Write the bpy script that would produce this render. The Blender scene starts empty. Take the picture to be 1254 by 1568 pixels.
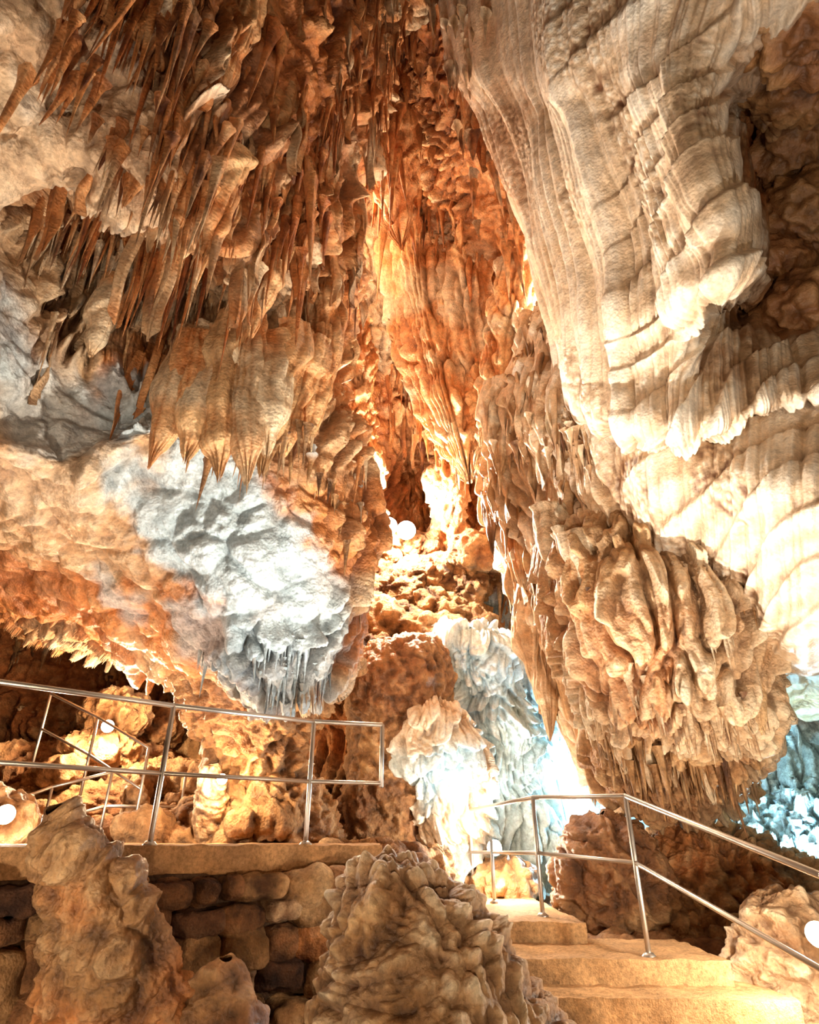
import bpy, math
import numpy as np
rng=np.random.default_rng(7)
S=bpy.context.scene
try:
    S.view_settings.view_transform='Standard'
except Exception: pass
# ---------------------------------------------------------------- survey helper
PIT=math.radians(27.9); CP,SP=math.cos(PIT),math.sin(PIT); FPX=946.0
def pt(u,v,d):
    a=(u-627)/FPX; b=(784-v)/FPX
    return np.array([a*d,(CP-b*SP)*d,(SP+b*CP)*d])
# ---------------------------------------------------------------- noise
perm=rng.permutation(256); perm=np.concatenate([perm,perm,perm])
G=rng.normal(size=(256,3)); G/=np.linalg.norm(G,axis=1)[:,None]
R3=rng.random((256,3))
def pn(P,seed=0):
    P=P+seed*17.371
    i=np.floor(P).astype(np.int64); f=P-i; i&=255
    w=f*f*f*(f*(f*6-15)+10); res=np.zeros(len(P))
    for dx in (0,1):
        wx=w[:,0] if dx else 1-w[:,0]
        a=perm[(i[:,0]+dx)&255]
        for dy in (0,1):
            wy=w[:,1] if dy else 1-w[:,1]
            b=perm[a+((i[:,1]+dy)&255)]
            for dz in (0,1):
                wz=w[:,2] if dz else 1-w[:,2]
                g=G[perm[b+((i[:,2]+dz)&255)]]
                res+=wx*wy*wz*(g[:,0]*(f[:,0]-dx)+g[:,1]*(f[:,1]-dy)+g[:,2]*(f[:,2]-dz))
    return res*1.7
def fbm(P,o=4,seed=0):
    r=0;a=1.0
    for k in range(o):
        r=r+a*pn(P*(2.03**k),seed+k*3); a*=.5
    return r
def worley(P,seed=0):
    P=P+seed*11.7
    i=np.floor(P).astype(np.int64); f=P-i
    f1=np.full(len(P),9.0); f2=np.full(len(P),9.0)
    for dx in (-1,0,1):
        for dy in (-1,0,1):
            for dz in (-1,0,1):
                h=perm[perm[perm[(i[:,0]+dx)&255]+((i[:,1]+dy)&255)]+((i[:,2]+dz)&255)]
                r=R3[h]; q=np.sqrt((r[:,0]+dx-f[:,0])**2+(r[:,1]+dy-f[:,1])**2+(r[:,2]+dz-f[:,2])**2)
                f2=np.minimum(f2,np.maximum(f1,q)); f1=np.minimum(f1,q)
    return f1,f2
def sst(a,b,x):
    t=np.clip((x-a)/(b-a),0,1); return t*t*(3-2*t)
def warp(P,s,a,sd=1): return P+a*np.stack([pn(P*s,sd),pn(P*s,sd+1),pn(P*s,sd+2)],1)
def V3(*a): return np.array(a,float)
def bil(x): return np.clip(abs(x)*1.9,0,1)**.8
def saw(w): return sst(0,.14,w)*(1-w)**1.2
# ---------------------------------------------------------------- relief of the rock
def relief(P,s,t,kind,k=1.0,sm=None):
    n=len(P)
    if kind=='drip':
        Pw=warp(P,.7,.30)
        big=pn(P*.55,5)*.26+pn(P*1.3,6)*.14
        col=bil(pn(Pw*V3(4.6,4.6,.34),7))
        col2=bil(pn(Pw*V3(12,12,1.0),9))
        w=(P[:,2]/1.25+1.6*pn(P*V3(.9,.9,.3),11)+.8*col)%1.0
        to=saw(w)
        w2=(P[:,2]/.42+1.9*pn(P*V3(2.2,2.2,.6),13)+.7*col2)%1.0
        t2=saw(w2)
        m=sst(-.35,.25,pn(P*.6,15)+.1)
        if sm is not None: m=m*(1-sm)
        a2=(.2+.8*m) if sm is None else (.2+.8*m)*(1-.75*sm)
        f=fbm(P*6,4,17); cr=1-2*abs(pn(warp(P,1.5,.2)*1.5,18)); cr=cr+.5*(1-2*abs(pn(warp(P,2,.1)*3.3,19)))
        f1,f2=worley(warp(P,2,.16)*V3(1.9,1.9,2.3),5); ed=np.clip((f2-f1)*3.5,0,1)
        g1,g2=worley(warp(P,3,.10)*V3(4.6,4.6,5.4),6); e2=np.clip((g2-g1)*3,0,1)
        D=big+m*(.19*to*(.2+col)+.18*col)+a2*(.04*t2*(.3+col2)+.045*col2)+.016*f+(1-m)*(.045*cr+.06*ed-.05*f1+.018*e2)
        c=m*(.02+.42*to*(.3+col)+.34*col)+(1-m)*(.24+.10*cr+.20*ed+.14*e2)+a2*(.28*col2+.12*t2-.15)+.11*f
        return D*k,c
    if kind=='flow':
        wv=pn(P*.45,2)*.45+pn(P*1.2,3)*.06
        lb=sst(.42,.6,s)
        r0=bil(pn(np.stack([s*14+wv,t*.35,s*0],1),20))
        r1=bil(pn(np.stack([s*36+1.2*wv,t*.6,s*0+3],1),21))
        r2=bil(pn(np.stack([s*100+2.2*wv,t*1.8,s*0+5],1),22))
        big=pn(P*.5,25)*.15+pn(P*1.3,26)*.03
        bands=np.sin((t*95+s*70+2.0*pn(P*.8,24)))*.5+.5
        w=(t*11+s*9+1.1*pn(P*.6,27))%1.0; sh=saw(w)
        f1,f2=worley(warp(P,3,.06)*V3(21,21,14),3)
        m=sst(.05,.3,pn(P*V3(1.4,1.4,.6),28)+sst(.3,.55,s)*.12-.06)
        pop=np.clip(1-f1*1.25,0,1)
        f=fbm(P*8,3,29)
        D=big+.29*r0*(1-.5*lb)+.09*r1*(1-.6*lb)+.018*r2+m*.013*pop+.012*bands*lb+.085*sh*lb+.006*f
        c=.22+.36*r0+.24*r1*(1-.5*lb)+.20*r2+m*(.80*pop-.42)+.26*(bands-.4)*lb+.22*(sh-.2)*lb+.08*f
        return D*k,c
    if kind=='flute':
        Pw=warp(P,1.0,.14)
        c1=bil(pn(Pw*V3(4.0,4.0,.35),31)); c2=bil(pn(Pw*V3(11,11,.9),33))
        w=(P[:,2]/.95+1.3*pn(P*V3(1.1,1.1,.4),35)+.6*c1)%1.0
        f=fbm(P*8,4,37)
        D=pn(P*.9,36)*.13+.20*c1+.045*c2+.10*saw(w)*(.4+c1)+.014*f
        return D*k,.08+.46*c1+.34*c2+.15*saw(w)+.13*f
    if kind=='pleat':
        Pw=warp(P,1.2,.10)
        c1=bil(pn(Pw*V3(6.0,6.0,.30),131)); c2=bil(pn(Pw*V3(15,15,.8),133))
        w=(P[:,2]/.62+1.2*pn(P*V3(1.5,1.5,.4),135)+1.0*c1)%1.0; o=saw(w)
        f=fbm(P*8,4,37)
        D=pn(P*.8,36)*.12+.17*c1+.04*c2+.13*o*(.25+c1)+.014*f
        return D*k,.02+.44*c1+.34*c2+.26*o+.13*f
    if kind=='c2':
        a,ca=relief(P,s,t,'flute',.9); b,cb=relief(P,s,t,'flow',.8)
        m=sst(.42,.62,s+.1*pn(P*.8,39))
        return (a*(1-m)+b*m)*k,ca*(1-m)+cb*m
    if kind=='terrace':
        Pw=warp(P,1.6,.14)
        c1=bil(pn(Pw*V3(6,6,.8),31)); c2=bil(pn(Pw*V3(17,17,2.5),33))
        w=(P[:,2]/.36+2.0*pn(P*V3(2.0,2.0,.8),35)+.6*c1)%1.0; o=saw(w)
        D=pn(P*1.5,36)*.22+.13*o*(.5+.6*c1)+.10*c1+.035*c2+.015*fbm(P*9,3,37)
        return D*k,.05+.42*o+.36*c1+.30*c2
    if kind=='knob':
        Pw=warp(P,2.5,.16)
        f1,f2=worley(Pw*8,1); g1,g2=worley(warp(P,6,.05)*20,2)
        a=np.clip(1-f1*1.15,0,1); b=np.clip(1-g1*1.2,0,1)
        f=fbm(P*9,4,41)
        D=pn(P*1.6,42)*.14+.15*a+.035*b+.015*f
        return D*k,-.05+.9*a+.45*b+.14*f
    if kind=='crag':
        f=fbm(warp(P,1.5,.2)*1.7,5,51); r=1-abs(pn(warp(P,2,.15)*3.1,53))*2
        f1,f2=worley(warp(P,2,.12)*V3(2.6,2.6,3.6),5); ed=np.clip((f2-f1)*2.2,0,1)
        g=fbm(P*7,4,55)
        D=.16*f+.05*r+.10*ed+.04*g
        return D*k,.28+.35*f+.24*ed+.30*g-.05
    if kind=='rough':
        a=1-2*abs(pn(warp(P,1.4,.2)*V3(1.6,1.6,1.0),57)); b=1-2*abs(pn(warp(P,3,.1)*V3(4.4,4.4,2.6),58))
        f1,f2=worley(warp(P,3,.1)*V3(5,5,4),7); e=np.clip((f2-f1)*2.5,0,1)
        h1,h2=worley(warp(P,5,.05)*16,8); g=fbm(P*8,4,59)
        D=.05*a+.045*b+.05*e+.022*(1-h1)+.03*g
        return D*k,.18+.12*a+.16*b+.20*e+.30*g+.12*(1-h1)
# ---------------------------------------------------------------- mineral colours
PAL=dict(
 orange=((.12,.03,.01),(.60,.225,.065),(.90,.55,.27)),
 red=((.10,.02,.006),(.51,.15,.035),(.78,.35,.12)),
 tan=((.14,.05,.018),(.58,.36,.19),(.88,.72,.50)),
 cream=((.17,.07,.03),(.70,.51,.33),(.94,.86,.73)),
 pale=((.15,.17,.18),(.46,.56,.61),(.73,.82,.89)),  # pale calcite, its bluish cast partly cool lamp light put into the colour
 white=((.16,.21,.21),(.60,.71,.72),(.90,.95,.95)),
 ochre=((.08,.03,.01),(.40,.20,.075),(.69,.44,.22)),
 brown=((.05,.018,.007),(.30,.125,.045),(.55,.30,.13)),
 dark=((.03,.012,.006),(.15,.06,.025),(.30,.15,.07)))
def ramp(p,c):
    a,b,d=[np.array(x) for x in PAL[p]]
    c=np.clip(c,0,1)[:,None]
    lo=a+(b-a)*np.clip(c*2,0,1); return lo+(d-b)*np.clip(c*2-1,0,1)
def colour(P,c,base,alt=None,spots=()):
    C=ramp(base,c)
    if alt:
        m=sst(-.15,.35,fbm(P*.9,3,71))[:,None]
        C=C*(1-m)+ramp(alt,c)*m
    for (u,v,d,r,p,st) in spots:
        q=pt(u,v,d)
        w=st*sst(1.15,.72,np.linalg.norm(P-q,axis=1)/r+.40*fbm(P*2.0,4,73))
        C=C*(1-w[:,None])+ramp(p,c)*w[:,None]
    C=C*(1+.12*fbm(P*4,2,77))[:,None]
    return np.clip(C,0.004,1)
# ---------------------------------------------------------------- mesh building
class MB:
    def __init__(s): s.V=[];s.F=[];s.C=[];s.n=0
    def add(s,V,F,C):
        s.V.append(V); s.F.append(F+s.n); s.C.append(C); s.n+=len(V)
    def make(s,name,mat,smooth=True,parent=None):
        V=np.concatenate(s.V).astype(np.float32);F=np.concatenate(s.F).astype(np.int32);C=np.concatenate(s.C)
        me=bpy.data.meshes.new(name)
        me.vertices.add(len(V)); me.vertices.foreach_set('co',V.ravel())
        me.loops.add(F.size); me.loops.foreach_set('vertex_index',F.ravel())
        me.polygons.add(len(F)); me.polygons.foreach_set('loop_start',np.arange(0,F.size,4,dtype=np.int32))
        try: me.polygons.foreach_set('loop_total',np.full(len(F),4,dtype=np.int32))
        except Exception: pass
        me.update(calc_edges=True)
        me.polygons.foreach_set('use_smooth',np.full(len(F),smooth))
        at=me.color_attributes.new('Col','FLOAT_COLOR','POINT')
        at.data.foreach_set('color',np.concatenate([C,np.ones((len(C),1))],1).astype(np.float32).ravel())
        me.materials.append(mat)
        o=bpy.data.objects.new(name,me); S.collection.objects.link(o)
        if parent: o.parent=parent
        return o
def gridF(nv,nu,wrap=False):
    i=np.arange(nv-1)[:,None]; j=np.arange(nu if wrap else nu-1)[None,:]
    j2=(j+1)%nu
    return np.stack([(i*nu+j),(i*nu+j2),((i+1)*nu+j2),((i+1)*nu+j)],-1).reshape(-1,4)
def cat(A,n,axis):
    A=np.moveaxis(A,axis,0); m=len(A); x=np.linspace(0,m-1,n); i=np.minimum(x.astype(int),m-2); t=(x-i).reshape((-1,)+(1,)*(A.ndim-1))
    p1=A[i];p2=A[i+1];p0=np.where((i>0).reshape(t.shape),A[np.maximum(i-1,0)],2*p1-p2);p3=np.where((i<m-2).reshape(t.shape),A[np.minimum(i+2,m-1)],2*p2-p1)
    r=.5*(2*p1+(p2-p0)*t+(2*p0-5*p1+4*p2-p3)*t*t+(3*p1-p0-3*p2+p3)*t**3)
    return np.moveaxis(r,0,axis)
def normals(X):
    du=np.gradient(X,axis=1); dv=np.gradient(X,axis=0)
    N=np.cross(du,dv); return N/(np.linalg.norm(N,axis=2)[...,None]+1e-9)
def loft(mb,rows,nu,nv,kind,base,alt=None,spots=(),k=1.0,toward=(0,0,0),smz=()):
    A=np.array([[pt(*p) for p in r] for r in rows])
    X=cat(cat(A,nv,0),nu,1); N=normals(X)
    P=X.reshape(-1,3); Nn=N.reshape(-1,3)
    if (Nn*(np.array(toward)-P)).sum(1).mean()<0: Nn=-Nn
    s,t=np.meshgrid(np.linspace(0,1,nu),np.linspace(0,1,nv)); s=s.ravel();t=t.ravel()
    sm=None
    if smz:
        sm=np.zeros(len(P)); nz=.35*fbm(P*1.4,3,97)
        for (u,v,d,r) in smz: sm=np.maximum(sm,sst(1.2,.75,np.linalg.norm(P-pt(u,v,d),axis=1)/r+nz))
    D,c=relief(P,s,t,kind,k,sm); Q=P+Nn*D[:,None]
    mb.add(Q,gridF(nv,nu),colour(P,c,base,alt,spots))
    return Q,Nn,s,t,(sm if sm is not None else np.zeros(len(P)))
def rings(mb,rs,nu,nv,kind,base,alt=None,k=1.0,ratio=.8,spots=(),world=False,folds=0,fa=.15):
    R=np.array([[*(pt(*r[:3]) if not world else r[:3]), r[3]/FPX*r[2] if not world else r[3]] for r in rs])
    R=cat(R,nv,0); R[:,3]=np.maximum(R[:,3],.01)
    th=np.linspace(0,2*np.pi,nu,endpoint=False)
    X=np.zeros((nv,nu,3)); X[...,0]=R[:,0,None]+R[:,3,None]*np.cos(th); X[...,1]=R[:,1,None]+R[:,3,None]*ratio*np.sin(th); X[...,2]=R[:,2,None]
    O=X-R[:,None,:3]; O/= (np.linalg.norm(O,axis=2)[...,None]+1e-9)
    N=np.cross(np.roll(X,-1,1)-np.roll(X,1,1),np.gradient(X,axis=0)); N/=(np.linalg.norm(N,axis=2)[...,None]+1e-9)
    if (N*O).sum()<0: N=-N
    P=X.reshape(-1,3); Nn=N.reshape(-1,3)
    s,t=np.meshgrid(np.linspace(0,1,nu),np.linspace(0,1,nv))
    D,c=relief(P,s.ravel(),t.ravel(),kind,k)
    rad=np.repeat(R[:,3],nu)
    if folds:
        ph=np.tile(th,nv); o=rng.uniform(0,6)
        ph2=ph+.45*np.sin(2*ph+o)+.25*np.sin(5*ph+2*o)+.12*np.sin(9*ph+o)
        zz=P[:,2]-P[0,2]
        ff=abs(np.sin(ph2*folds/2+.7*np.sin(zz*2.3+o)+.5*np.sin(zz*4.1+2*o)))**.6
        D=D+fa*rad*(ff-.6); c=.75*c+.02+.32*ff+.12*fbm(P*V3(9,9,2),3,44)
        D=D*np.minimum(1,rad/.10); Nn=O.reshape(-1,3)
    Q=P+Nn*D[:,None]
    if folds:
        low=sst(.55,1,t.ravel()); H=abs(P[0,2]-P[-1,2])
        Q[:,2]+=low*(1-ff)*H*.10
    mb.add(Q,gridF(nv,nu,True),colour(P,c,base,alt,spots))
def tongue(mb,top,L,w,base,alt=None,ratio=.6,folds=11):
    x,y,z=pt(*top); l=rng.uniform(-.12,.12); q=rng.uniform(-.06,.06)
    pr=[(.7,1.0),(.4,1.0),(.1,.96),(-.2,.84+q),(-.45,.66-q),(-.65,.48+q),(-.82,.30),(-.93,.16),(-1,.03)]
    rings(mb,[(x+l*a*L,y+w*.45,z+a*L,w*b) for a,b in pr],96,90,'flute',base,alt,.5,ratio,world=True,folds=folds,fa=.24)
def blades(mb,Q,N,mask,n,Lr,Wr,base,alt=None):
    """thin wavy drapery sheets growing out of the rock"""
    idx=np.nonzero(mask)[0]
    if not len(idx): return
    idx=rng.choice(idx,min(n,len(idx)),replace=False)
    a,b=10,18
    s,t=np.meshgrid(np.linspace(0,1,a),np.linspace(0,1,b))
    for i in idx:
        L=rng.uniform(*Lr)*rng.uniform(.6,1); W=rng.uniform(*Wr); h=N[i].copy(); h[2]=0
        if np.linalg.norm(h)<.2: h=rng.normal(size=3)*[1,1,0]
        h/=np.linalg.norm(h); an=rng.normal()*.7; c0,s0=math.cos(an),math.sin(an)
        h=np.array([h[0]*c0-h[1]*s0,h[0]*s0+h[1]*c0,0]); l=np.array([-h[1],h[0],0])
        o=rng.uniform(0,6); e=W*np.sin(np.pi*np.clip(t*.62+.02,0,1))**.8*(1-.97*sst(.45,1,t))
        lat=(.03*np.sin(s*5+o)+.02*np.sin(t*7+2*o))*(.3+t)
        zz=.1-t*L*(1-.12*s)
        C=Q[i]+h*(-.12*(1-t)+s*(e+.08*(1-t)))[...,None]+l*lat[...,None]+np.array([0,0,1])*zz[...,None]
        th=(.028*(1-t*.8)*(1-.5*s)+.003)[...,None]*l
        X=np.concatenate([C+th,(C-th)[:,::-1]],1).reshape(-1,3)
        cc=.40+.25*np.concatenate([s,s[:,::-1]],1).ravel()+.3*fbm(X*V3(6,6,2),3,66)+rng.normal()*.1
        mb.add(X,gridF(b,2*a,True),colour(X,cc,base,alt))
def blob(mb,c,r,n,kind,base,alt=None,k=1.0,rot=0,world=False,pw=1.0):
    c=pt(*c) if not world else np.array(c,float)
    nu=n*2;nv=n
    ph=np.linspace(1e-3,np.pi-1e-3,nv)[:,None]; th=np.linspace(0,2*np.pi,nu,endpoint=False)[None]
    U=np.stack([np.sin(ph)*np.cos(th),np.sin(ph)*np.sin(th),np.cos(ph)+0*th],-1).reshape(-1,3)
    B=np.sign(U)*abs(U)**pw*np.array(r)
    cr,sr=math.cos(rot),math.sin(rot)
    B=np.stack([B[:,0]*cr-B[:,1]*sr,B[:,0]*sr+B[:,1]*cr,B[:,2]],1)
    P=B+c; D,cc=relief(P,P[:,0],P[:,2],kind,k)
    Nn=np.stack([U[:,0]*cr-U[:,1]*sr,U[:,0]*sr+U[:,1]*cr,U[:,2]],1)
    mb.add(P+Nn*D[:,None],gridF(nv,nu,True),colour(P,cc,base,alt))
def cones(mb,B,L,R,base,alt=None,sides=8,K=9,lean=.05):
    n=len(B); 
    if n==0: return
    t=np.linspace(0,1,K)[None,:,None]; th=np.linspace(0,2*np.pi,sides,endpoint=False)[None,None,:]
    lx=rng.normal(size=(n,1,1))*lean; ly=rng.normal(size=(n,1,1))*lean
    wob=1+.09*np.sin(t*rng.uniform(5,14,(n,1,1))+rng.uniform(0,6,(n,1,1)))+.16*np.sin(3*th+t*2+lx*90)+.08*np.sin(5*th-t*3)
    pw=rng.uniform(.6,1.5,(n,1,1))
    r=R[:,None,None]*((1-t)**pw*.95+.05*(1-t**6))*wob*(1+.7*np.exp(-t*8))
    X=np.zeros((n,K,sides,3))
    X[...,0]=B[:,0,None,None]+r*np.cos(th)+lx*t*L[:,None,None]
    X[...,1]=B[:,1,None,None]+r*np.sin(th)+ly*t*L[:,None,None]
    X[...,2]=B[:,2,None,None]-t*L[:,None,None]
    F0=gridF(K,sides,True); F=(F0[None]+np.arange(n)[:,None,None]*K*sides).reshape(-1,4)
    P=X.reshape(-1,3); c=.46+.40*fbm(P*V3(9,9,4),3,81)+np.repeat(rng.normal(size=n)*.17,K*sides)
    mb.add(P,F,colour(P,c,base,alt))
def scatter(mb,Q,N,mask,n,Lr,Rr,base,alt=None,inset=.04,clump=1.4):
    idx=np.nonzero(mask)[0]
    if len(idx)==0: return
    idx=rng.choice(idx,min(n*4,len(idx)),replace=False)
    w=pn(Q[idx]*clump,91); idx=idx[np.argsort(-w)[:n]]
    m=len(idx); q=rng.random(m)**2.2
    B=Q[idx]+N[idx]*(-inset)+np.array([0,0,.05])
    L=Lr[0]+(Lr[1]-Lr[0])*q; R=Rr[0]+(Rr[1]-Rr[0])*(.3*rng.random(m)+.7*q)
    cones(mb,B,L,np.minimum(R,L*.3),base,alt)
def lipcones(mb,poly,n,Lr,Rr,base,alt=None,jit=.12,dj=.25):
    A=np.array([pt(*p) for p in poly]); X=cat(A,200,0)[rng.integers(0,200,n)]
    X=X+rng.normal(size=(n,3))*[jit,dj,jit]
    q=rng.random(n)
    cones(mb,X,Lr[0]+(Lr[1]-Lr[0])*q,Rr[0]+(Rr[1]-Rr[0])*(.5*q+.5*rng.random(n)),base,alt,sides=14,K=18)
# ---------------------------------------------------------------- materials
def rockmat(name,rough=.6,bs=1.0,bump=.8,spec=.35,lo=.45):
    m=bpy.data.materials.new(name); m.use_nodes=True; nt=m.node_tree; N=nt.nodes; L=nt.links
    b=N['Principled BSDF']; at=N.new('ShaderNodeAttribute'); at.attribute_name='Col'
    tc=N.new('ShaderNodeTexCoord')
    n1=N.new('ShaderNodeTexNoise'); n1.inputs['Scale'].default_value=12*bs; n1.inputs['Detail'].default_value=7; n1.inputs['Roughness'].default_value=.75
    vo=N.new('ShaderNodeTexVoronoi'); vo.inputs['Scale'].default_value=34*bs
    for x in (n1,vo): L.new(tc.outputs['Object'],x.inputs['Vector'])
    mr=N.new('ShaderNodeMapRange'); mr.inputs['From Min'].default_value=.32;mr.inputs['From Max'].default_value=.66;mr.inputs['To Min'].default_value=lo;mr.inputs['To Max'].default_value=1.22
    L.new(n1.outputs['Fac'],mr.inputs['Value'])
    mx=N.new('ShaderNodeMix'); mx.data_type='RGBA'; mx.blend_type='MULTIPLY'; mx.inputs['Factor'].default_value=1
    L.new(at.outputs['Color'],mx.inputs['A']); L.new(mr.outputs['Result'],mx.inputs['B'])
    L.new(mx.outputs['Result'],b.inputs['Base Color'])
    a2=N.new('ShaderNodeMath'); a2.operation='MULTIPLY_ADD'; a2.inputs[1].default_value=-.35
    L.new(vo.outputs['Distance'],a2.inputs[0]); L.new(n1.outputs['Fac'],a2.inputs[2])
    bp=N.new('ShaderNodeBump'); bp.inputs['Strength'].default_value=bump; bp.inputs['Distance'].default_value=.07/bs
    L.new(a2.outputs[0],bp.inputs['Height']); L.new(bp.outputs['Normal'],b.inputs['Normal'])
    b.inputs['Roughness'].default_value=rough
    b.inputs['Specular IOR Level'].default_value=spec
    return m
M_rock=rockmat('wet_limestone',.42,1,.6,.55,.5); M_far=rockmat('dry_limestone',.75,.8)
M_flow=rockmat('wet_flowstone',.36,1.2,.38,.65,.62)
M_con=rockmat('concrete',.85,2.5,.45,.2); M_stone=rockmat('masonry_stone',.8,1.6,.8,.2)
def simple(name,col,rough,metal=0,em=None,es=0):
    m=bpy.data.materials.new(name); m.use_nodes=True; nt=m.node_tree; b=nt.nodes['Principled BSDF']
    n=nt.nodes.new('ShaderNodeTexNoise'); n.inputs['Scale'].default_value=30; n.inputs['Detail'].default_value=4
    r=nt.nodes.new('ShaderNodeMapRange'); r.inputs['To Min'].default_value=rough*.7; r.inputs['To Max'].default_value=min(1,rough*1.4)
    nt.links.new(n.outputs['Fac'],r.inputs['Value']); nt.links.new(r.outputs['Result'],b.inputs['Roughness'])
    b.inputs['Base Color'].default_value=(*col,1); b.inputs['Metallic'].default_value=metal
    if em:
        b.inputs['Emission Color'].default_value=(*em,1); b.inputs['Emission Strength'].default_value=es
        try: m.cycles.emission_sampling='NONE'
        except Exception: pass
    return m
M_steel=simple('galvanised_steel',(.50,.45,.40),.35,.9)
M_house=simple('lamp_housing',(.16,.12,.09),.5,.3)
M_warm=simple('warm_lamp_glass',(1,.95,.85),.3,0,(1,.85,.6),60)
M_cool=simple('cool_lamp_glass',(.9,.97,1),.3,0,(.8,.93,1),60)

# ================================================================ LEFT HANGING MASS
def rowA(v,e,d,u=(-250,-60,90,220,350)):
    e=e-14
    u=list(u)+[e-70,e]; vv=v if isinstance(v,(list,tuple)) else [v]*7
    r=[(u[i],vv[i],d[i]) for i in range(7)]
    r+= [(e-12,vv[6],d[6]+1.2),(e-120,vv[6],d[6]+3.2)]
    return r
A=[rowA(-300,690,[3.2,3.6,4.2,5.0,6.2,7.6,8.6]),
 rowA(-80,660,[3.3,3.7,4.3,5.0,6.2,7.6,8.6]),
 rowA(60,612,[3.5,4.0,4.4,4.9,6.0,7.4,8.6]),
 rowA(180,572,[3.8,4.2,4.7,4.8,5.8,7.2,8.5]),
 rowA([300,300,240,290,300,300,300],545,[4.0,4.5,4.7,4.8,5.4,7.0,8.3]),
 rowA([350,350,300,340,390,370,360],535,[4.2,4.8,6.4,6.9,5.5,6.7,8.2]),
 rowA(450,520,[4.3,4.9,6.3,7.0,6.7,6.9,8.0]),
 rowA(560,505,[4.4,5.0,5.9,6.4,6.3,6.7,7.8]),
 rowA(650,515,[4.5,5.1,5.7,5.8,5.9,6.5,7.5]),
 rowA([680,690,730,745,745,760,760],542,[4.7,5.1,5.6,6.1,6.2,6.4,7.3]),
 rowA([790,800,830,850,860,860,860],548,[7.0,7.2,6.9,6.4,6.2,6.5,7.2]),
 rowA([870,880,910,940,950,950,950],532,[8.8,8.8,8.0,6.8,6.3,6.5,7.1]),
 rowA([905,915,940,985,1018,1025,1008],515,[10.2,10.2,9.2,7.3,6.6,6.6,7.0]),
 rowA([935,945,965,1010,1045,1052,1035],505,[11.5,11.5,10.5,8.4,7.0,6.9,7.2]),
 rowA([940,950,970,1005,1035,1040,1028],500,[13,13,12,10,8.8,8.6,8.8])]
mb=MB()
spA=[(420,250,7,1.9,'red',.6),(500,450,7.6,1.3,'orange',.8),(160,780,6.3,1.2,'tan',.8),(-60,800,7,1.4,'tan',.7),(60,700,5.5,1.0,'cream',.6),(300,760,6.1,.75,'pale',.9),(350,830,6.2,.8,'pale',.95),(430,900,6.4,.65,'pale',.8),(440,1000,6.6,.65,'pale',.85),(10,450,4.9,.9,'pale',.8),(-60,300,4.5,1.0,'cream',.7),
 (230,590,6.1,.65,'pale',.75),(90,600,5.6,.6,'pale',.6),(330,960,6.6,.6,'pale',.6),(210,900,7.2,.5,'pale',.6),(120,900,8.3,1.2,'red',.7),(300,420,6.3,1.0,'tan',.8),(60,150,4.3,1.3,'cream',.75),(270,400,7,.7,'ochre',.6),(120,420,6,.9,'tan',.8),(470,640,6.6,.8,'tan',.6)]
smA=[(330,800,6.1,1.15),(430,880,6.4,.6),(120,560,5.6,.6),(20,450,5,1.0),(-60,600,4.8,1.2),(100,850,8,2.0),(250,930,7,.6),(-60,780,6.5,1.8),(40,120,4.2,.7),(-100,100,3.8,1.4),(230,720,5.9,.5)]
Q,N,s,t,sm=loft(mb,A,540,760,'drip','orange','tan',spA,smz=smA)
vis=(s<.80)&(sm<.4)
scatter(mb,Q,N,vis&(t<.62)&(s>.2),1300,(.10,1.0),(.010,.030),'orange','tan')
scatter(mb,Q,N,vis&(t<.42)&(s>.3)&(s<.75),520,(.25,1.4),(.016,.038),'red','orange')
scatter(mb,Q,N,vis&(t>.5)&(t<.9)&(s>.4),450,(.08,.45),(.012,.03),'tan','pale')
blades(mb,Q,N,vis&(t<.5)&(s>.22),260,(.5,1.5),(.03,.10),'orange','tan')
lipcones(mb,[(90,90,4.2),(180,190,4.6),(235,250,4.7),(300,290,4.9),(360,350,5.3)],50,(.3,1.0),(.02,.045),'orange','tan')
lipcones(mb,[(230,20,4.6),(300,60,4.9),(330,160,5.2),(340,240,5.3)],22,(.6,1.6),(.02,.045),'orange','tan')
lipcones(mb,[(400,60,6.3),(430,180,6.4),(450,300,6.4),(470,380,6.5)],36,(.5,1.5),(.025,.06),'red','orange',.2)
lipcones(mb,[(130,370,6.2),(190,430,6.4),(240,440,6.6)],18,(.3,.9),(.02,.05),'tan','cream',.1,.1)
for (u,v,d,L,w,b) in [(272,580,5.95,1.0,.10,'tan'),(295,570,5.9,.75,.11,'orange'),(320,575,5.9,.95,.12,'tan'),(348,575,5.9,1.15,.13,'ochre'),(378,570,5.95,1.25,.13,'tan'),(405,580,6.05,.9,.12,'tan'),(430,585,6.2,1.1,.13,'ochre'),(455,590,6.4,.9,.12,'orange'),(482,570,6.6,.9,.13,'orange'),
   (160,470,6.0,.6,.08,'tan'),(400,400,6.2,1.0,.13,'orange'),(500,480,7,1.0,.13,'orange'),(355,40,5.6,1.2,.12,'orange'),(420,180,6.3,1.2,.13,'orange'),(330,300,5.1,.7,.10,'orange'),(215,240,4.75,.55,.08,'orange'),(275,285,4.85,.6,.09,'orange')]:
    tongue(mb,(u,v,d),L,w,b,'orange',folds=9)
lipcones(mb,[(290,640,5.95),(340,660,5.95),(400,660,6.05),(460,660,6.3)],40,(.2,.6),(.015,.035),'tan','ochre',.1,.12)
lipcones(mb,[(480,700,6.7),(510,760,6.9),(515,850,6.9),(500,930,6.8)],50,(.2,.5),(.02,.045),'ochre','pale',.07,.2)
mb.make('wall_left',M_rock)

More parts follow.
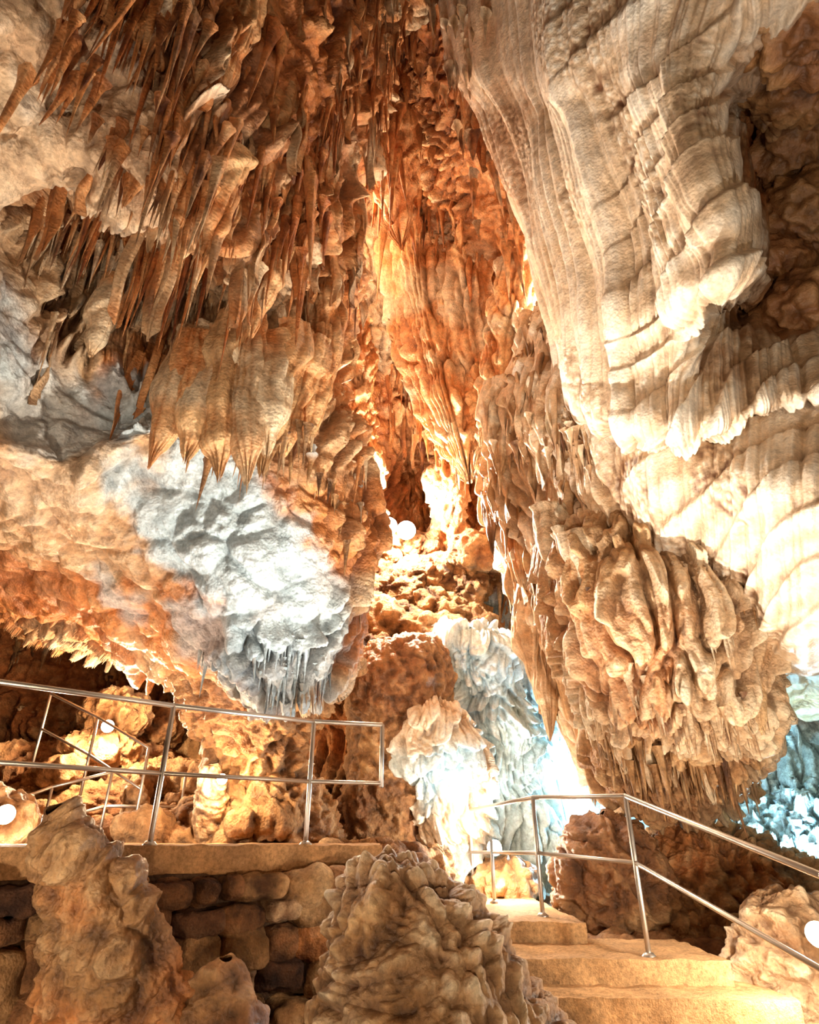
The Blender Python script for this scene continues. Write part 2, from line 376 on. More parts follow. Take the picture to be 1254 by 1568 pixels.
# ================================================================ BACK CHIMNEY WALL
def rowB(v,d,us=(330,450,540,620,700,790,880,980)): return [(us[i],v,d[i]) for i in range(8)]
B=[rowB(-320,[8.8,8.9,9,9,9,9,8.8,8.6]),
 rowB(-100,[9,9.2,9.5,9.7,9.5,9.3,9,9]),
 rowB(60,[9.5,9.8,10.2,10.6,10.2,10,9.8,9.5]),
 rowB(200,[10.5,10.8,11.2,11.8,11,10.6,10.4,10]),
 rowB(340,[11.5,11.8,12.3,12.8,12.2,11.4,11,10.8]),
 rowB(480,[12,12.4,12.8,13.4,12.6,11.8,11.4,11]),
 rowB(620,[12.2,12.6,13,13.8,13,12,11.6,11.2]),
 rowB(760,[12.2,12.6,13,14,13.4,12,11.5,11.2]),
 rowB(860,[11.8,12.0,12.2,12.6,12.4,11.6,11.2,11]),
 rowB(960,[11.2,11.4,11.4,11.4,11.4,11.2,11,10.8]),
 rowB(1080,[10.8,11,10.8,10.6,10.6,10.8,10.8,10.6])]
mb=MB()
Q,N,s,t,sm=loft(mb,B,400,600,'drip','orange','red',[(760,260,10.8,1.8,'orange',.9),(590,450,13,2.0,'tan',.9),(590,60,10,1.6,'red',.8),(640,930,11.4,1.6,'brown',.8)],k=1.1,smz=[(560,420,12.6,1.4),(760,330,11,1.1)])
scatter(mb,Q,N,(t<.75)&(sm<.5),900,(.2,1.3),(.02,.06),'orange','red',clump=.9)
blades(mb,Q,N,(t<.7)&(sm<.5)&(s>.25)&(s<.9),150,(.8,2.0),(.08,.22),'orange','red')
lipcones(mb,[(560,60,9.5),(575,160,10),(590,230,10.5),(620,300,11)],50,(.6,2.2),(.03,.08),'red','orange',.25,.4)
lipcones(mb,[(690,60,9.3),(720,160,9.8),(780,280,10.2),(820,380,10.4)],54,(.4,1.5),(.03,.08),'orange','tan',.3,.4)
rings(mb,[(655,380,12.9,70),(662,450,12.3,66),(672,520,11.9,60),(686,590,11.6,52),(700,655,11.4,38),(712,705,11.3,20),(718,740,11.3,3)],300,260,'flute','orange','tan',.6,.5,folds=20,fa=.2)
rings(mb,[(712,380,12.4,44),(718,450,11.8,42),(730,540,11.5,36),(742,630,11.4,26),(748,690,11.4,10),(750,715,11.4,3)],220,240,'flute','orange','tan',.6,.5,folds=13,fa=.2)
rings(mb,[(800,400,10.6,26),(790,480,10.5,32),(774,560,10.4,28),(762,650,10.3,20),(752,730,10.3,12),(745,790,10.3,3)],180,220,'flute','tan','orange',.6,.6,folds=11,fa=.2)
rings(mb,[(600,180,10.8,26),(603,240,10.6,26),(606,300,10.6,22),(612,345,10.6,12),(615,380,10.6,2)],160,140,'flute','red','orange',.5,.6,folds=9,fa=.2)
rings(mb,[(530,470,11.6,10),(535,500,11.6,26),(540,600,11.6,34),(545,700,11.6,36),(545,800,11.5,40)],140,200,'terrace','orange','tan',.8,.6)
rings(mb,[(672,715,12,6),(682,735,12,24),(685,780,12,22),(690,820,12,30),(700,880,12,45)],100,100,'terrace','orange','tan',.7)
lipcones(mb,[(640,640,11.7),(680,690,11.5),(720,690,11.4),(750,640,11.2)],26,(.3,.8),(.03,.06),'orange','tan',.12,.1)
mb.make('wall_back',M_rock)

# ================================================================ RIGHT WALL
def rowC(v,u,d):
    vv=v if isinstance(v,(list,tuple)) else [v]*7
    u=list(u); u[0]+=12
    return [(u[0]+125,vv[0],d[0]+3.0),(u[0]+14,vv[0],d[0]+1.2)]+[(u[i],vv[i],d[i]) for i in range(7)]
C1=[rowC(-300,[650,770,880,1000,1120,1260,1450],[9.5,7.6,6.2,5.2,4.4,3.8,3.4]),
 rowC(-60,[680,795,900,1010,1120,1260,1450],[9.2,7.4,6.0,5.0,4.3,3.9,3.6]),
 rowC(90,[695,810,910,1000,1075,1200,1450],[8.8,7.2,5.9,5.0,4.5,5.2,5.0]),
 rowC(170,[750,845,930,1010,1070,1155,1450],[8.4,7,5.8,4.9,4.45,6.6,6.4]),
 rowC([290,290,290,290,280,290,290],[795,875,950,1030,1100,1175,1450],[8.0,6.6,5.6,4.8,4.25,7.2,7.0]),
 rowC([400,400,400,390,370,400,400],[838,905,970,1050,1130,1190,1450],[7.6,6.4,5.45,4.65,4.15,7.2,6.9]),
 rowC([470,475,480,465,435,460,480],[862,912,968,1045,1120,1185,1450],[7.4,6.35,5.4,4.65,4.25,7.0,6.5]),
 rowC([520,525,530,510,470,480,510],[870,918,968,1045,1100,1185,1450],[7.5,6.4,5.55,5.05,5.9,6.6,6.0]),
 rowC([570,575,585,585,560,560,560],[876,922,972,1040,1115,1220,1450],[7.6,6.5,5.6,5.1,5.2,5.3,5.0]),
 rowC([600,625,655,665,640,605,605],[882,928,975,1040,1130,1240,1450],[7.8,6.7,5.6,4.95,4.85,4.8,4.6]),
 rowC([602,628,660,672,650,613,612],[887,933,980,1045,1130,1240,1450],[8.8,7.9,7.0,6.4,6.1,6.0,5.8])]
mb=MB()
spC=[(1220,330,6.9,2.0,'brown',1),(1190,500,6.4,1.0,'brown',.9),(1250,200,6.5,1.3,'red',.8),(1200,60,4.9,.8,'brown',.5),(720,60,8.6,.9,'orange',.4),(770,250,8,.9,'orange',.35),(850,450,7.2,.7,'tan',.7),(1100,560,5.2,.3,'brown',.5)]
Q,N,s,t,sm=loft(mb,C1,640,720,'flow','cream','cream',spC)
lipcones(mb,[(700,30,8.9),(710,90,8.7),(745,130,8.5)],40,(.3,.9),(.03,.06),'tan','cream',.15,.3)
for (u,v,d,r) in [(1200,120,5.8,.3),(1240,90,5.2,.35),(1220,230,6.6,.35),(1240,330,6.6,.4),(1190,420,6.5,.25),(1240,480,6.1,.35),(1150,20,4.6,.25),(1250,20,4.5,.35)]:
    blob(mb,(u,v,d),(r,r,r*.8),60,'rough','brown','ochre',1.4,pw=.8)
C2=[rowC(480,[800,850,920,1010,1110,1240,1450],[9.6,8.8,8.2,7.4,6.8,6.2,5.8]),
 rowC(570,[790,850,920,1010,1110,1240,1450],[9.1,8.0,7.2,6.5,6.0,5.5,5.0]),
 rowC(650,[770,850,930,1010,1110,1240,1450],[9,7.8,6.8,6.1,5.6,5.0,4.5]),
 rowC(740,[745,830,920,1010,1110,1240,1450],[9.2,8.1,6.9,5.9,5.1,4.5,4.1]),
 rowC(850,[770,850,930,1020,1120,1240,1450],[9.2,8.2,7.0,6.2,5.5,4.6,4.1]),
 rowC([950,950,950,950,950,940,930],[805,870,940,1020,1120,1240,1450],[9,8.2,7.2,6.9,6.2,4.8,4.3]),
 rowC([1030,1030,1030,1020,1000,990,980],[840,890,950,1030,1120,1240,1450],[8.8,8.2,7.6,7.6,7.4,5.4,5.0]),
 rowC([1120,1130,1110,1090,1070,1050,1040],[870,915,960,1040,1130,1240,1450],[8.7,8.4,8.4,8.8,9.0,8.6,8.2]),
 rowC([1200,1215,1180,1140,1110,1090,1080],[900,930,970,1040,1130,1240,1450],[8.7,8.7,9.4,10,10.4,10.6,10.6])]
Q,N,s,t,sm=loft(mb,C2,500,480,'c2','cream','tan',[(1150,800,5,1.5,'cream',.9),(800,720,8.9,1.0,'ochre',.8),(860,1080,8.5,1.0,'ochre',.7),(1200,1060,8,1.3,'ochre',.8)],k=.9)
scatter(mb,Q,N,(s>.2)&(s<.5)&(t<.8),600,(.1,.6),(.015,.04),'ochre','tan')
blades(mb,Q,N,(s>.22)&(s<.46)&(t<.75),90,(.4,1.1),(.05,.12),'ochre','tan')
lipcones(mb,[(775,630,8.8),(790,700,8.7),(860,660,7.6),(900,700,7)],60,(.15,.6),(.02,.05),'ochre','tan',.2,.2)
for (u,v,d,L,w,b) in [(815,930,8.8,1.1,.16,'ochre'),(845,960,8.6,1.5,.18,'tan'),(878,1000,8.3,1.6,.17,'ochre'),(905,1030,8.1,1.6,.15,'brown'),(930,1060,7.9,1.4,.14,'ochre'),(860,900,8.2,1.0,.14,'orange'),
    (830,640,8.0,.6,.14,'ochre'),(770,640,8.9,1.0,.18,'ochre'),(790,780,9.0,1.2,.18,'orange'),(870,760,7.6,.6,.14,'ochre')]:
    tongue(mb,(u,v,d),L,w,b,'tan')
mb.make('wall_right',M_flow)

# ================================================================ HANGING DRAPERY UNDER THE RIGHT WALL
def rowD(v,u,d):
    vv=v if isinstance(v,(list,tuple)) else [v]*7
    return [(u[0]+60,vv[0],d[0]+1.8),(u[0]+5,vv[0],d[0]+.6)]+[(u[i],vv[i],d[i]) for i in range(7)]+[(u[6]-5,vv[6],d[6]+.6),(u[6]-60,vv[6],d[6]+1.8)]
Dr=[rowD(790,[860,905,960,1020,1080,1130,1165],[7.9,7.2,6.7,6.4,6.1,6.0,6.1]),
 rowD([850,850,855,870,890,910,925],[843,895,960,1028,1085,1125,1150],[7.4,6.6,6.1,5.9,5.75,5.75,6.0]),
 rowD([930,930,930,940,950,960,970],[856,905,962,1028,1083,1125,1148],[7.1,6.3,5.85,5.7,5.6,5.7,6.0]),
 rowD(1015,[890,918,965,1028,1083,1125,1153],[7.0,6.2,5.8,5.65,5.55,5.65,6.0]),
 rowD([1070,1075,1080,1085,1090,1095,1100],[914,937,975,1033,1084,1128,1160],[6.9,6.2,5.85,5.7,5.6,5.7,6.1]),
 rowD([1110,1115,1120,1125,1130,1130,1130],[927,947,985,1042,1088,1128,1156],[7.0,6.6,6.35,6.2,6.1,6.2,6.5]),
 rowD([1160,1170,1175,1180,1180,1170,1160],[937,957,995,1042,1084,1116,1145],[7.1,6.8,6.6,6.5,6.5,6.6,6.8]),
 rowD([1200,1212,1220,1225,1220,1205,1185],[952,972,1005,1042,1072,1100,1125],[7.2,7.0,6.8,6.8,6.8,6.9,7.1]),
 rowD([1210,1222,1232,1238,1230,1215,1193],[957,977,1008,1042,1070,1096,1120],[7.7,7.5,7.4,7.4,7.4,7.5,7.6])]
mb=MB()
Q,N,s,t,sm=loft(mb,Dr,520,560,'pleat','tan','ochre',[(960,1000,5.9,.6,'orange',.6),(1050,1210,6.7,.9,'brown',.8),(870,910,6.7,.6,'orange',.5)],k=1.0)
scatter(mb,Q,N,(s>.15)&(s<.85)&(t>.1)&(t<.85),420,(.1,.45),(.012,.03),'tan','ochre')
for (u,v,d,L,w,b) in [(930,975,6.0,.7,.07,'orange'),(960,985,5.85,.6,.08,'tan'),(1000,985,5.8,.75,.08,'ochre'),(1035,985,5.75,.6,.08,'tan'),(1070,995,5.65,.8,.09,'tan'),(1105,1000,5.65,.7,.08,'tan'),(1135,1005,5.8,.7,.08,'ochre'),
    (950,1100,6.6,.55,.09,'ochre'),(985,1105,6.55,.7,.09,'ochre'),(1025,1110,6.5,.6,.09,'brown'),(1060,1110,6.4,.75,.10,'ochre'),(1098,1105,6.4,.65,.09,'ochre'),(1128,1075,6.4,.7,.09,'ochre'),(880,880,6.7,.8,.10,'orange'),(905,890,6.4,.8,.09,'tan'),(855,840,7.3,.8,.10,'ochre')]:
    tongue(mb,(u,v,d),L,w,b,'tan',folds=7)
lipcones(mb,[(930,1010,6.0),(980,1030,5.8),(1050,1040,5.65),(1110,1050,5.65),(1150,1060,5.8)],50,(.25,.65),(.02,.045),'tan','cream',.06,.08)
lipcones(mb,[(950,1140,6.7),(1010,1150,6.4),(1070,1150,6.3),(1120,1130,6.3)],50,(.25,.65),(.02,.045),'brown','ochre',.08,.15)
mb.make('flowstone_drapery',M_rock)

# ================================================================ FAR LOWER WALLS
us=(-350,-120,60,220,380,540,680,800,920,1060,1200,1360,1600)
def rowG(v,d): return [(us[i],v,d[i]) for i in range(13)]
Gr=[rowG(820,[13.5,14,14,14,13.5,13,12.5,12,12,12.5,12.5,12.5,12]),
 rowG(920,[13,13.2,13.2,13.2,12.8,12,11.6,11.4,11.6,12,12,12,11.5]),
 rowG(1020,[12.4,12.6,12.6,12.4,12,11.2,11,11.2,11.4,11.8,11.6,11.4,11]),
 rowG(1120,[11.6,11.9,11.9,11.6,11,10.4,10.4,11,11.2,11.4,11,10.8,10.4]),
 rowG(1220,[10.6,11.2,11.2,10.6,10.2,9.8,10,10.8,11,11,10.4,10,9.6]),
 rowG(1320,[9.6,10,10,9.6,9.4,9.3,9.4,10,10.2,10,9.4,9,8.6]),
 rowG(1400,[8.8,9.2,9.2,9,8.8,8.8,9,9.3,9.4,9,8.6,8.2,8])]
mb=MB()
Q,N,s,t,sm=loft(mb,Gr,620,260,'drip','ochre','orange',[(800,1060,11,2.0,'pale',1),(850,1220,10.7,1.8,'white',1),(1000,1200,11,1.4,'pale',1),(1210,1220,10.5,2.1,'white',1),(60,1000,12.6,1.6,'red',.7),(110,960,12.8,.5,'pale',.8)],k=1.3)
scatter(mb,Q,N,(t<.75)&(s<.6),800,(.15,.9),(.02,.06),'ochre','tan')
scatter(mb,Q,N,(s>.66)&(t<.9),500,(.3,1.3),(.03,.07),'pale','white')
blades(mb,Q,N,(s>.76)&(t<.9),110,(.6,2.0),(.1,.3),'pale','white')
mb.make('wall_far',M_far)

# pale terraced flowstone in the middle distance
mb=MB()
rings(mb,[(712,978,10.2,8),(725,990,10.1,46),(742,1050,10,54),(748,1120,9.9,58),(752,1200,9.8,74),(755,1300,9.6,104),(755,1380,9.5,120)],380,440,'terrace','white','pale',1.1)
rings(mb,[(664,1098,9.0,8),(670,1106,8.9,44),(680,1160,8.8,54),(684,1220,8.8,58),(680,1280,8.8,54),(684,1340,8.7,60)],300,340,'terrace','white','cream',1.0)
rings(mb,[(815,980,10.6,10),(815,1030,10.5,26),(826,1120,10.4,30),(845,1220,10.3,42),(860,1320,10.2,60)],200,240,'flute','white','pale',.5,folds=15,fa=.22)
for (u,v,d,r) in [(690,1010,9.9,.3),(755,1000,10,.35),(700,1190,9.1,.28),(775,1060,10,.3),(740,1330,9,.35),(800,1290,9.6,.4)]:
    blob(mb,(u,v,d),(r,r*.8,r*.9),60,'terrace','white','pale',.6)
mb.make('terraced_flowstone',M_flow)

# ================================================================ ROCKS AND PILLARS
def one(name,fn,mat=M_rock):
    m=MB(); fn(m); return m.make(name,mat)
one('rock_pillar',lambda m:rings(m,[(400,1000,8.3,150),(392,1065,8.3,105),(385,1130,8.3,72),(398,1190,8.3,66),(412,1240,8.2,85),(420,1320,8.1,110)],260,260,'rough','ochre','brown',1.5))
one('boulder',lambda m:rings(m,[(628,985,9.6,8),(625,993,9.6,50),(615,1040,9.4,72),(608,1110,9.3,66),(600,1180,9.1,62),(595,1260,9,80),(590,1340,8.9,110)],240,280,'rough','ochre','brown',.9))
def ledge(m):
    for (u,v,d,r) in [(585,870,11.8,.5),(625,900,11.5,.55),(665,925,11.3,.5),(700,880,11.3,.45),(600,960,11,.6),(660,985,10.9,.6),(560,920,11.3,.45),(720,960,10.9,.4),(640,860,12,.5),(575,1010,10.4,.5),(690,1020,10.7,.45),(730,850,11,.4),(545,990,10.8,.5),(620,935,11.2,.35),(690,940,11,.35),(650,880,11.3,.3),(600,900,11.3,.3),(720,900,11,.3),(600,835,11.7,.35),(640,835,11.7,.3)]:
        blob(m,(u,v,d),(r,r*.9,r*.7),70,'crag','brown','ochre',1.0,pw=.75)
one('rock_pile',ledge,M_far)
def rubble(m):
    for i in range(30):
        u=rng.uniform(510,640);v=rng.uniform(1295,1345);d=rng.uniform(6.6,8.4);r=rng.uniform(.12,.28)
        blob(m,(u,v+15,d),(r,r,r*.7),26,'rough','brown','ochre',1.0,pw=.75)
    for i in range(34):
        u=rng.uniform(20,520);v=rng.uniform(1240,1290);d=rng.uniform(7.4,9.4);r=rng.uniform(.12,.3)
        blob(m,(u,v+10,d),(r,r,r*.7),26,'rough','ochre','brown',1.0,pw=.75)
one('rubble',rubble,M_far)
one('stalagmite',lambda m:rings(m,[(325,1172,7.6,5),(324,1180,7.6,13),(325,1210,7.6,19),(322,1250,7.6,24),(325,1310,7.6,34)],90,120,'knob','ochre','tan',.35))
one('stalagmite',lambda m:rings(m,[(205,1205,8.4,5),(206,1215,8.4,14),(206,1250,8.4,18),(206,1310,8.4,24)],80,80,'knob','ochre','tan',.35))
one('stalagmite',lambda m:rings(m,[(268,1215,8.8,4),(268,1225,8.8,11),(268,1270,8.8,15),(268,1320,8.8,20)],80,80,'knob','ochre','tan',.35))
def grotto(m):
    for (u,v,d,rx,rz) in [(150,1170,10.6,1.2,.35),(60,1190,10.2,1.2,.4),(230,1205,10,.9,.35),(330,1240,9.6,.8,.3),(420,1260,9.2,.8,.3),(130,1240,9.6,1.5,.35),(0,1265,9,1.2,.3),(250,1110,11,.25,.3),(175,1095,10.2,.45,.3),(150,1150,9.7,.6,.18)]:
        blob(m,(u,v,d),(rx,.8 if rx>.6 else .3,rz),80,'rough','ochre','brown',1.3)
    for i in range(30):
        u=rng.uniform(0,480); r=rng.uniform(.12,.28)
        blob(m,(u,1165+.11*u+rng.uniform(-12,25),rng.uniform(9,10.4)),(r,r,r*.8),26,'rough','ochre','brown',1.0,pw=.75)
one('rock_ledge',grotto,M_far)
# rocks the path lamps stand against
one('rock',lambda m:blob(m,(350,1218,7.9),(.3,.25,.22),50,'rough','ochre','tan',1.0))
one('rock',lambda m:blob(m,(775,1352,8.1),(.38,.3,.2),60,'rough','ochre','brown',1.2))
one('rock',lambda m:blob(m,(-12,1262,6.7),(.4,.3,.3),50,'rough','ochre','tan',1.0))
# foreground
one('stalagmite',lambda m:rings(m,[(88,1252,3.95,4),(93,1262,3.95,18),(114,1300,3.9,42),(138,1350,3.9,64),(158,1420,3.85,84),(170,1500,3.8,100),(178,1600,3.75,114),(180,1720,3.7,124)],440,500,'rough','ochre','orange',1.15,.45))
one('knobbly_boulder',lambda m:rings(m,[(612,1338,3.75,6),(612,1344,3.7,56),(622,1378,3.6,88),(632,1435,3.5,110),(655,1505,3.4,144),(675,1590,3.3,182),(690,1720,3.2,212)],620,620,'knob','ochre','tan',.85,.8))
one('boulder',lambda m:rings(m,[(345,1480,3.9,5),(345,1490,3.9,26),(330,1530,3.85,50),(322,1580,3.8,80),(315,1680,3.7,100)],180,180,'rough','brown','ochre',.7,.7))
one('boulder',lambda m:rings(m,[(918,1262,6.9,6),(925,1272,6.9,40),(935,1320,6.8,66),(950,1390,6.7,84),(970,1460,6.6,100),(975,1540,6.5,110)],280,260,'rough','ochre','brown',1.3,.6))
one('boulder',lambda m:rings(m,[(1050,1285,7.1,8),(1070,1295,7.1,70),(1110,1340,7.0,110),(1150,1400,6.8,140),(1190,1480,6.5,190),(1200,1580,6.4,240)],360,320,'rough','ochre','orange',1.6,.6))
one('boulder',lambda m:rings(m,[(1195,1382,5.0,8),(1205,1394,5.0,50),(1220,1440,4.9,76),(1240,1500,4.8,100),(1255,1600,4.7,125)],240,220,'rough','tan','ochre',1.1,.6))
one('boulder',lambda m:rings(m,[(650,1310,7.6,6),(652,1318,7.6,30),(655,1350,7.5,44),(660,1400,7.4,60)],120,100,'rough','ochre','brown',1.0,.7))

# ================================================================ FLOOR
mb=MB()
nx,ny=330,420
X,Y=np.meshgrid(np.linspace(-9,8,nx),np.linspace(-6,15,ny)); x=X.ravel();y=Y.ravel()
z=np.full(x.shape,-1.75)
pl=sst(-.1,-.9,x-.0)*sst(-.3,.5,y-(6.6+.72*(x+.3)))
z=z+pl*1.45
rt=sst(.0,.6,x)*sst(6.2,7.2,y)*.95; z=np.maximum(z,-1.75+rt)
z=np.maximum(z,-1.75+sst(2.6,3.6,x)*sst(2,5,y)*1.0)
z=z+sst(9,14,y)*1.2
P=np.stack([x,y,z],1); D,c=relief(P,x,y,'crag',.8); P[:,2]+=D*.6-.12
mb.add(P,gridF(ny,nx),colour(P,c,'brown','ochre'))
mb.make('floor',M_far)
mb=MB()
blob(mb,(0,4,4.5),(13,14,13),150,'crag','ochre','brown',2.5,world=True)
mb.make('ceiling',M_far)

# ================================================================ BUILT WALKWAY : concrete + masonry
def box(mb,P8,col,n=14,amp=.008):
    P8=np.array(P8,float)
    fs=[(0,1,5,4),(1,2,6,5),(2,3,7,6),(3,0,4,7),(4,5,6,7),(3,2,1,0)]
    for f in fs:
        a,b,c_,d=[P8[i] for i in f]
        s,t=np.meshgrid(np.linspace(0,1,n*2),np.linspace(0,1,n))
        s=s.ravel()[:,None];t=t.ravel()[:,None]
        P=(a*(1-s)+b*s)*(1-t)+(d*(1-s)+c_*s)*t
        Q=P+amp*np.stack([fbm(P*5,3,i) for i in (1,4,7)],1)
        C=np.array(col)[None]*(1+.30*fbm(P*3,4,9))[:,None]
        mb.add(Q,gridF(n,n*2),np.clip(C,.01,1))
def prism(a,b,c_,d,z0,z1):
    return [(*a,z0),(*b,z0),(*c_,z0),(*d,z0),(*a,z1),(*b,z1),(*c_,z1),(*d,z1)]
CON=(.46,.24,.10)
mb=MB()
Lp=[(-4.6,2.95),(-3.2,4.1),(-2.05,5.15),(-.95,5.98),(-.25,6.25)]
for i in range(4):
    a,b=Lp[i],Lp[i+1]
    box(mb,prism(a,b,(b[0]-.25,b[1]+3),(a[0]-.25,a[1]+3.4),-.25,-.045),CON,20,.012)
mb.make('concrete_platform',M_con)
mb=MB()
STC=(.54,.31,.14)
def step(x0,x1,yf,yb,z0,z1,sk=.10):
    box(mb,prism((x0,yf),(x1,yf-sk),(x1,yb),(x0-.1,yb),z0,z1),STC,26,.014)
step(.55,1.55,6.6,10.5,-1.8,-.65)
step(.75,2.4,5.75,6.75,-1.8,-.80)
step(1.0,2.62,5.3,5.85,-1.8,-.96)
step(1.2,2.8,4.82,5.35,-1.8,-1.12)
step(1.3,2.95,4.34,4.86,-1.8,-1.28)
step(1.35,3.1,3.86,4.38,-1.8,-1.44)
mb.make('concrete_stairs',M_con)
# masonry
mb=MB()
path=np.array(Lp)+[0.03,-.03]; seg=np.linalg.norm(np.diff(path,axis=0),axis=1); cum=np.concatenate([[0],np.cumsum(seg)])
def along(q):
    i=min(max(np.searchsorted(cum,q)-1,0),3); f=(q-cum[i])/seg[i]; p=path[i]*(1-f)+path[i+1]*f; d=(path[i+1]-path[i])/seg[i]
    return p,math.atan2(d[1],d[0])
zz=-.26
while zz>-1.85:
    h=rng.uniform(.15,.26); q=rng.uniform(0,.1)
    while q<cum[-1]-.02:
        w=rng.uniform(.13,.42); qc=min(q+w/2,cum[-1]); p,ang=along(qc)
        base=('brown','ochre','dark','tan','orange')[rng.choice(5,p=[.34,.40,.10,.08,.08])]
        zc=zz-h/2+rng.uniform(-.035,.035)
        blob(mb,(p[0],p[1],zc),(w*.50,.12+rng.uniform(0,.06),h*.50*rng.uniform(.85,1.1)),30,'crag',base,None,.30,ang,True,pw=.55)
        q+=w
    zz-=h*.97
for i in range(4):
    a,b=path[i],path[i+1]
    box(mb,prism(a+[.0,.02],b+[.0,.02],b+[-.2,.5],a+[-.2,.5],-1.9,-.24),(.10,.05,.025),14,.02)
mb.make('stone_retaining_wall',M_stone)

# ================================================================ RAILINGS
def tube(mb,pts,r,sides=12):
    pts=np.array(pts,float)
    for a,b in zip(pts[:-1],pts[1:]):
        d=b-a; L=np.linalg.norm(d); d/=L; up=np.array([0,0,1.]) if abs(d[2])<.9 else np.array([1.,0,0])
        u=np.cross(d,up);u/=np.linalg.norm(u);v=np.cross(d,u)
        th=np.linspace(0,2*np.pi,sides,endpoint=False)
        ring=np.cos(th)[:,None]*u+np.sin(th)[:,None]*v
        prof=[(-.5*r,.001),(-.45*r,.6*r),(0,r),(L,r),(L+.45*r,.6*r),(L+.5*r,.001)]
        V=np.concatenate([a+d*s+ring*rr for s,rr in prof])
        mb.add(V,gridF(len(prof),sides,True),np.full((len(V),3),.6))
def flange(mb,p,r=.055): 
    p=np.array(p,float); tube(mb,[p,p+[0,0,.012]],r,16)
r0=.021
mb=MB()
T=[(-4.3,3.3,1.0),(-2.95,4.5,1.0),(-2.0,5.4,1.0),(-.92,6.2,1.0),(-.27,6.4,1.0)]
tube(mb,T,r0); tube(mb,[(x,y,z-.53) for x,y,z in T],r0*.85); tube(mb,[T[-1],(-.27,6.4,.44)],r0)
for p in (T[0],T[2],T[3]):
    tube(mb,[(p[0],p[1],-.06),p],r0); flange(mb,(p[0],p[1],-.05))
mb.make('metal_railing',M_steel)
mb=MB()
P3=(.82,9.3,.35);P2=(1.27,7.0,.38);P1=(1.86,5.85,.33);P0=(2.30,4.0,-.18);Pz=(2.58,2.9,-.48)
T=[P3,P2,P1,P0,Pz]
tube(mb,T,r0)
tube(mb,[(x,y,z-.5) for x,y,z in T],r0*.85)
for p,zb in ((P3,-.67),(P2,-.66),(P1,-.82),(Pz,-1.7),((.98,8.4,.0),-.66)):
    tube(mb,[(p[0],p[1],zb),p],r0); flange(mb,(p[0],p[1],zb+.005))
mb.make('metal_railing',M_steel)
mb=MB()
def pl_(*L): return [pt(*q) for q in L]
T=pl_((78,1062,9.2),(150,1098,8.7),(228,1145,8.2))
tube(mb,T,.02); tube(mb,[p-[0,0,.5] for p in T],.018)
for p in T: tube(mb,[p-[0,0,1.0],p],.02)
mb.make('metal_railing',M_steel)
mb=MB()
T=pl_((-60,1255,7.0),(80,1205,7.6),(172,1182,8.0),(285,1185,8.4),(345,1192,8.8),(440,1190,9.2))
tube(mb,T,.018); tube(mb,[p-[0,0,.4] for p in T],.016)
for p in T[1:]: tube(mb,[p-[0,0,.8],p],.018)
mb.make('metal_railing',M_steel)

# ================================================================ FLOODLIGHTS, VISIBLE ONES AND ADDED UNSEEN ONES
from mathutils import Vector, Matrix
import bmesh
def flood(p,aim,power,cool=False,size=.13,spot=None,col=None,lr=.08,wx=1.0):
    p=np.array(p,float); aim=np.array(aim,float); d=aim-p; d/=np.linalg.norm(d)
    e=bpy.data.objects.new('floodlight',None); e.location=p; S.collection.objects.link(e)  # the same fixture also houses added, unseen lights
    e.rotation_euler=Vector(d).to_track_quat('Z','Y').to_euler()
    def part(nm,fn,mat):
        bm=bmesh.new(); fn(bm); me=bpy.data.meshes.new(nm); bm.to_mesh(me); bm.free(); me.materials.append(mat)
        o=bpy.data.objects.new(nm,me); S.collection.objects.link(o); o.parent=e; return o
    def hous(bm):
        bmesh.ops.create_cone(bm,cap_ends=True,segments=24,radius1=size*.5,radius2=size*.95,depth=size*.8,matrix=Matrix.Translation((0,0,-size*.45))@Matrix.Diagonal((wx,1,1,1)))
        for k in range(4):
            bmesh.ops.create_cone(bm,cap_ends=True,segments=20,radius1=size*(.65+.06*k),radius2=size*(.65+.06*k),depth=size*.05,matrix=Matrix.Translation((0,0,-size*(.8-.15*k)))@Matrix.Diagonal((wx,1,1,1)))
    part('housing',hous,M_house)
    part('glass',lambda bm:bmesh.ops.create_uvsphere(bm,u_segments=24,v_segments=12,radius=size,matrix=Matrix.Diagonal((wx,1,.6,1))),M_cool if cool else M_warm)
    def br(bm):
        for sx in (-1,1): bmesh.ops.create_cube(bm,size=1,matrix=Matrix.Translation((sx*size*.95,0,-size*.6))@Matrix.Diagonal((size*.08,size*.2,size*1.2,1)))
        bmesh.ops.create_cube(bm,size=1,matrix=Matrix.Translation((0,0,-size*1.2))@Matrix.Diagonal((size*2,size*.2,size*.08,1)))
    part('bracket',br,M_house)
    ld=bpy.data.lights.new('lamp','SPOT' if spot else 'POINT'); ld.energy=power; ld.shadow_soft_size=lr
    ld.color=col or ((.40,.80,1) if cool else (1,.74,.46))
    if spot: ld.spot_size=math.radians(spot); ld.spot_blend=.8
    lo=bpy.data.objects.new('lamp',ld); S.collection.objects.link(lo); lo.parent=e; lo.location=(0,0,size*.6+lr+.04); lo.rotation_euler=(math.pi,0,0)
W1=(1,.76,.49); W2=(1,.87,.70); W3=(1,.93,.83); CAM=(0,0,0)
flood(pt(594,806,11.2),CAM,800,size=.17,col=W2)
flood(pt(622,812,11.2),CAM,800,size=.17,col=W2)
flood(pt(165,1112,9.3),CAM,420,size=.09)
flood(pt(340,1193,7.4),CAM,100,size=.06)
flood(pt(8,1247,6.2),CAM,260,size=.09,col=W2)
flood(pt(757,1298,7.7),CAM,170,size=.09,col=W2)
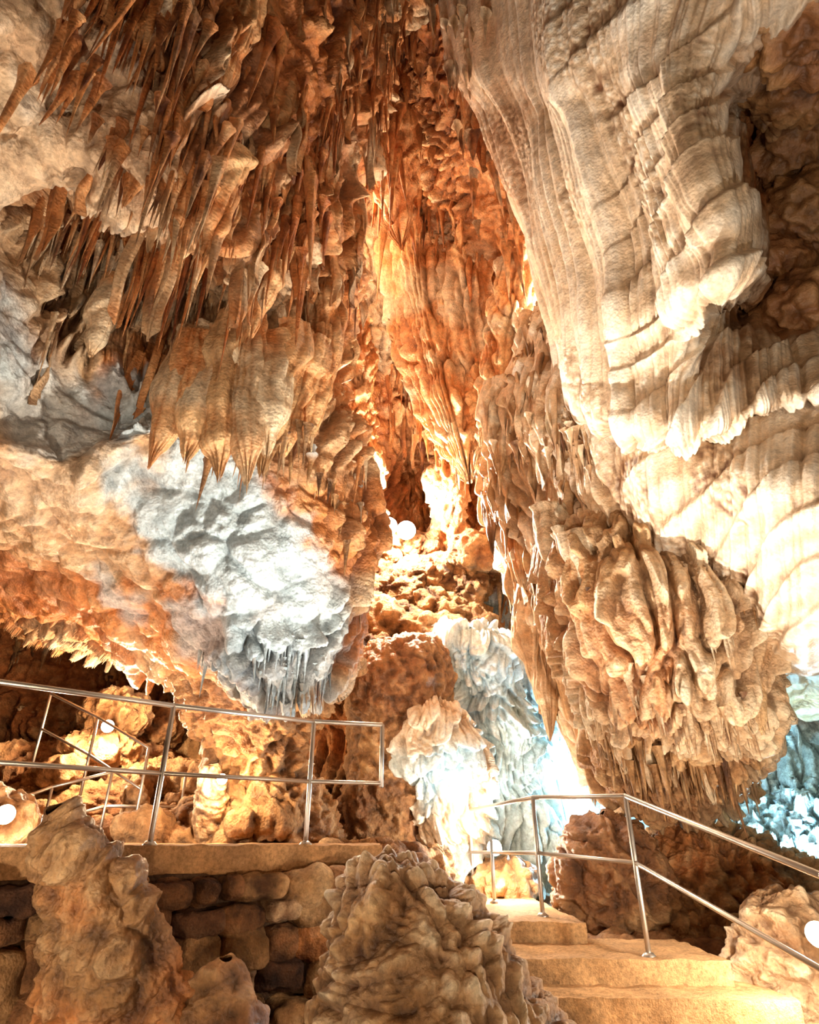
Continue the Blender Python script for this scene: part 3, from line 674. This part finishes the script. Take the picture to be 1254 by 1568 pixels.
flood((2.72,4.95,-.56),CAM,190,size=.075,col=W2)
# unseen lamps behind the rocks, several added to brighten nearby stone
flood(pt(925,1235,9.6),pt(800,1150,9.6),520,True,size=.07)
flood(pt(1215,1345,8.6),pt(1215,1150,9.8),700,True,size=.07)
flood(pt(700,1405,6.0),pt(745,1100,9.9),210,True,size=.06,spot=50,col=(.45,.83,1))  # added cool spot, unseen behind the boulder, brightens the terraced flowstone
flood(pt(812,640,9.9),pt(740,520,11),420,size=.06,col=W2)
flood(pt(890,470,10.0),pt(740,250,10.6),300,size=.06,col=W2)
flood(pt(485,330,11.0),pt(600,150,10),360,size=.06,col=W1)
flood(pt(560,1440,4.35),pt(350,840,6.2),130,True,spot=50,size=.06,col=(.45,.78,1))  # added cool spot, out of sight, for the pale patches of the left mass
flood(pt(150,1440,4.4),pt(30,450,5),600,True,spot=60,size=.06,col=(.66,.86,1))  # added spot, unseen behind the stalagmite, brightens the left wall
flood(pt(630,1440,4.35),pt(400,250,6.5),1300,spot=90,size=.06,col=W2)  # added warm key light, hidden by the boulder, for the left mass
flood(pt(670,1440,4.4),pt(1020,300,5),1250,spot=95,size=.06,col=W3)  # added key light, hidden by the boulder, grazes the right wall ribs
# added fill lamps, out of view near and behind the viewpoint
flood((2.4,1.4,-1.4),(3.0,3.6,4.5),380,spot=140,size=.1,col=W3)
flood((-2.6,1.2,-1.4),(-2.5,5,4),500,spot=140,size=.1,col=W2)
flood((0.3,-1.5,-1.0),(0,6,2),480,spot=130,size=.1,col=W1)

w=bpy.data.worlds.new('World'); S.world=w; w.use_nodes=True
w.node_tree.nodes['Background'].inputs[0].default_value=(1,.75,.5,1); w.node_tree.nodes['Background'].inputs[1].default_value=.03
cd=bpy.data.cameras.new('camera'); co=bpy.data.objects.new('camera',cd); S.collection.objects.link(co)
cd.sensor_fit='HORIZONTAL'; cd.sensor_width=24; cd.lens=24*FPX/1254; cd.clip_start=.05
co.rotation_euler=(math.pi/2+PIT,0,0); S.camera=co
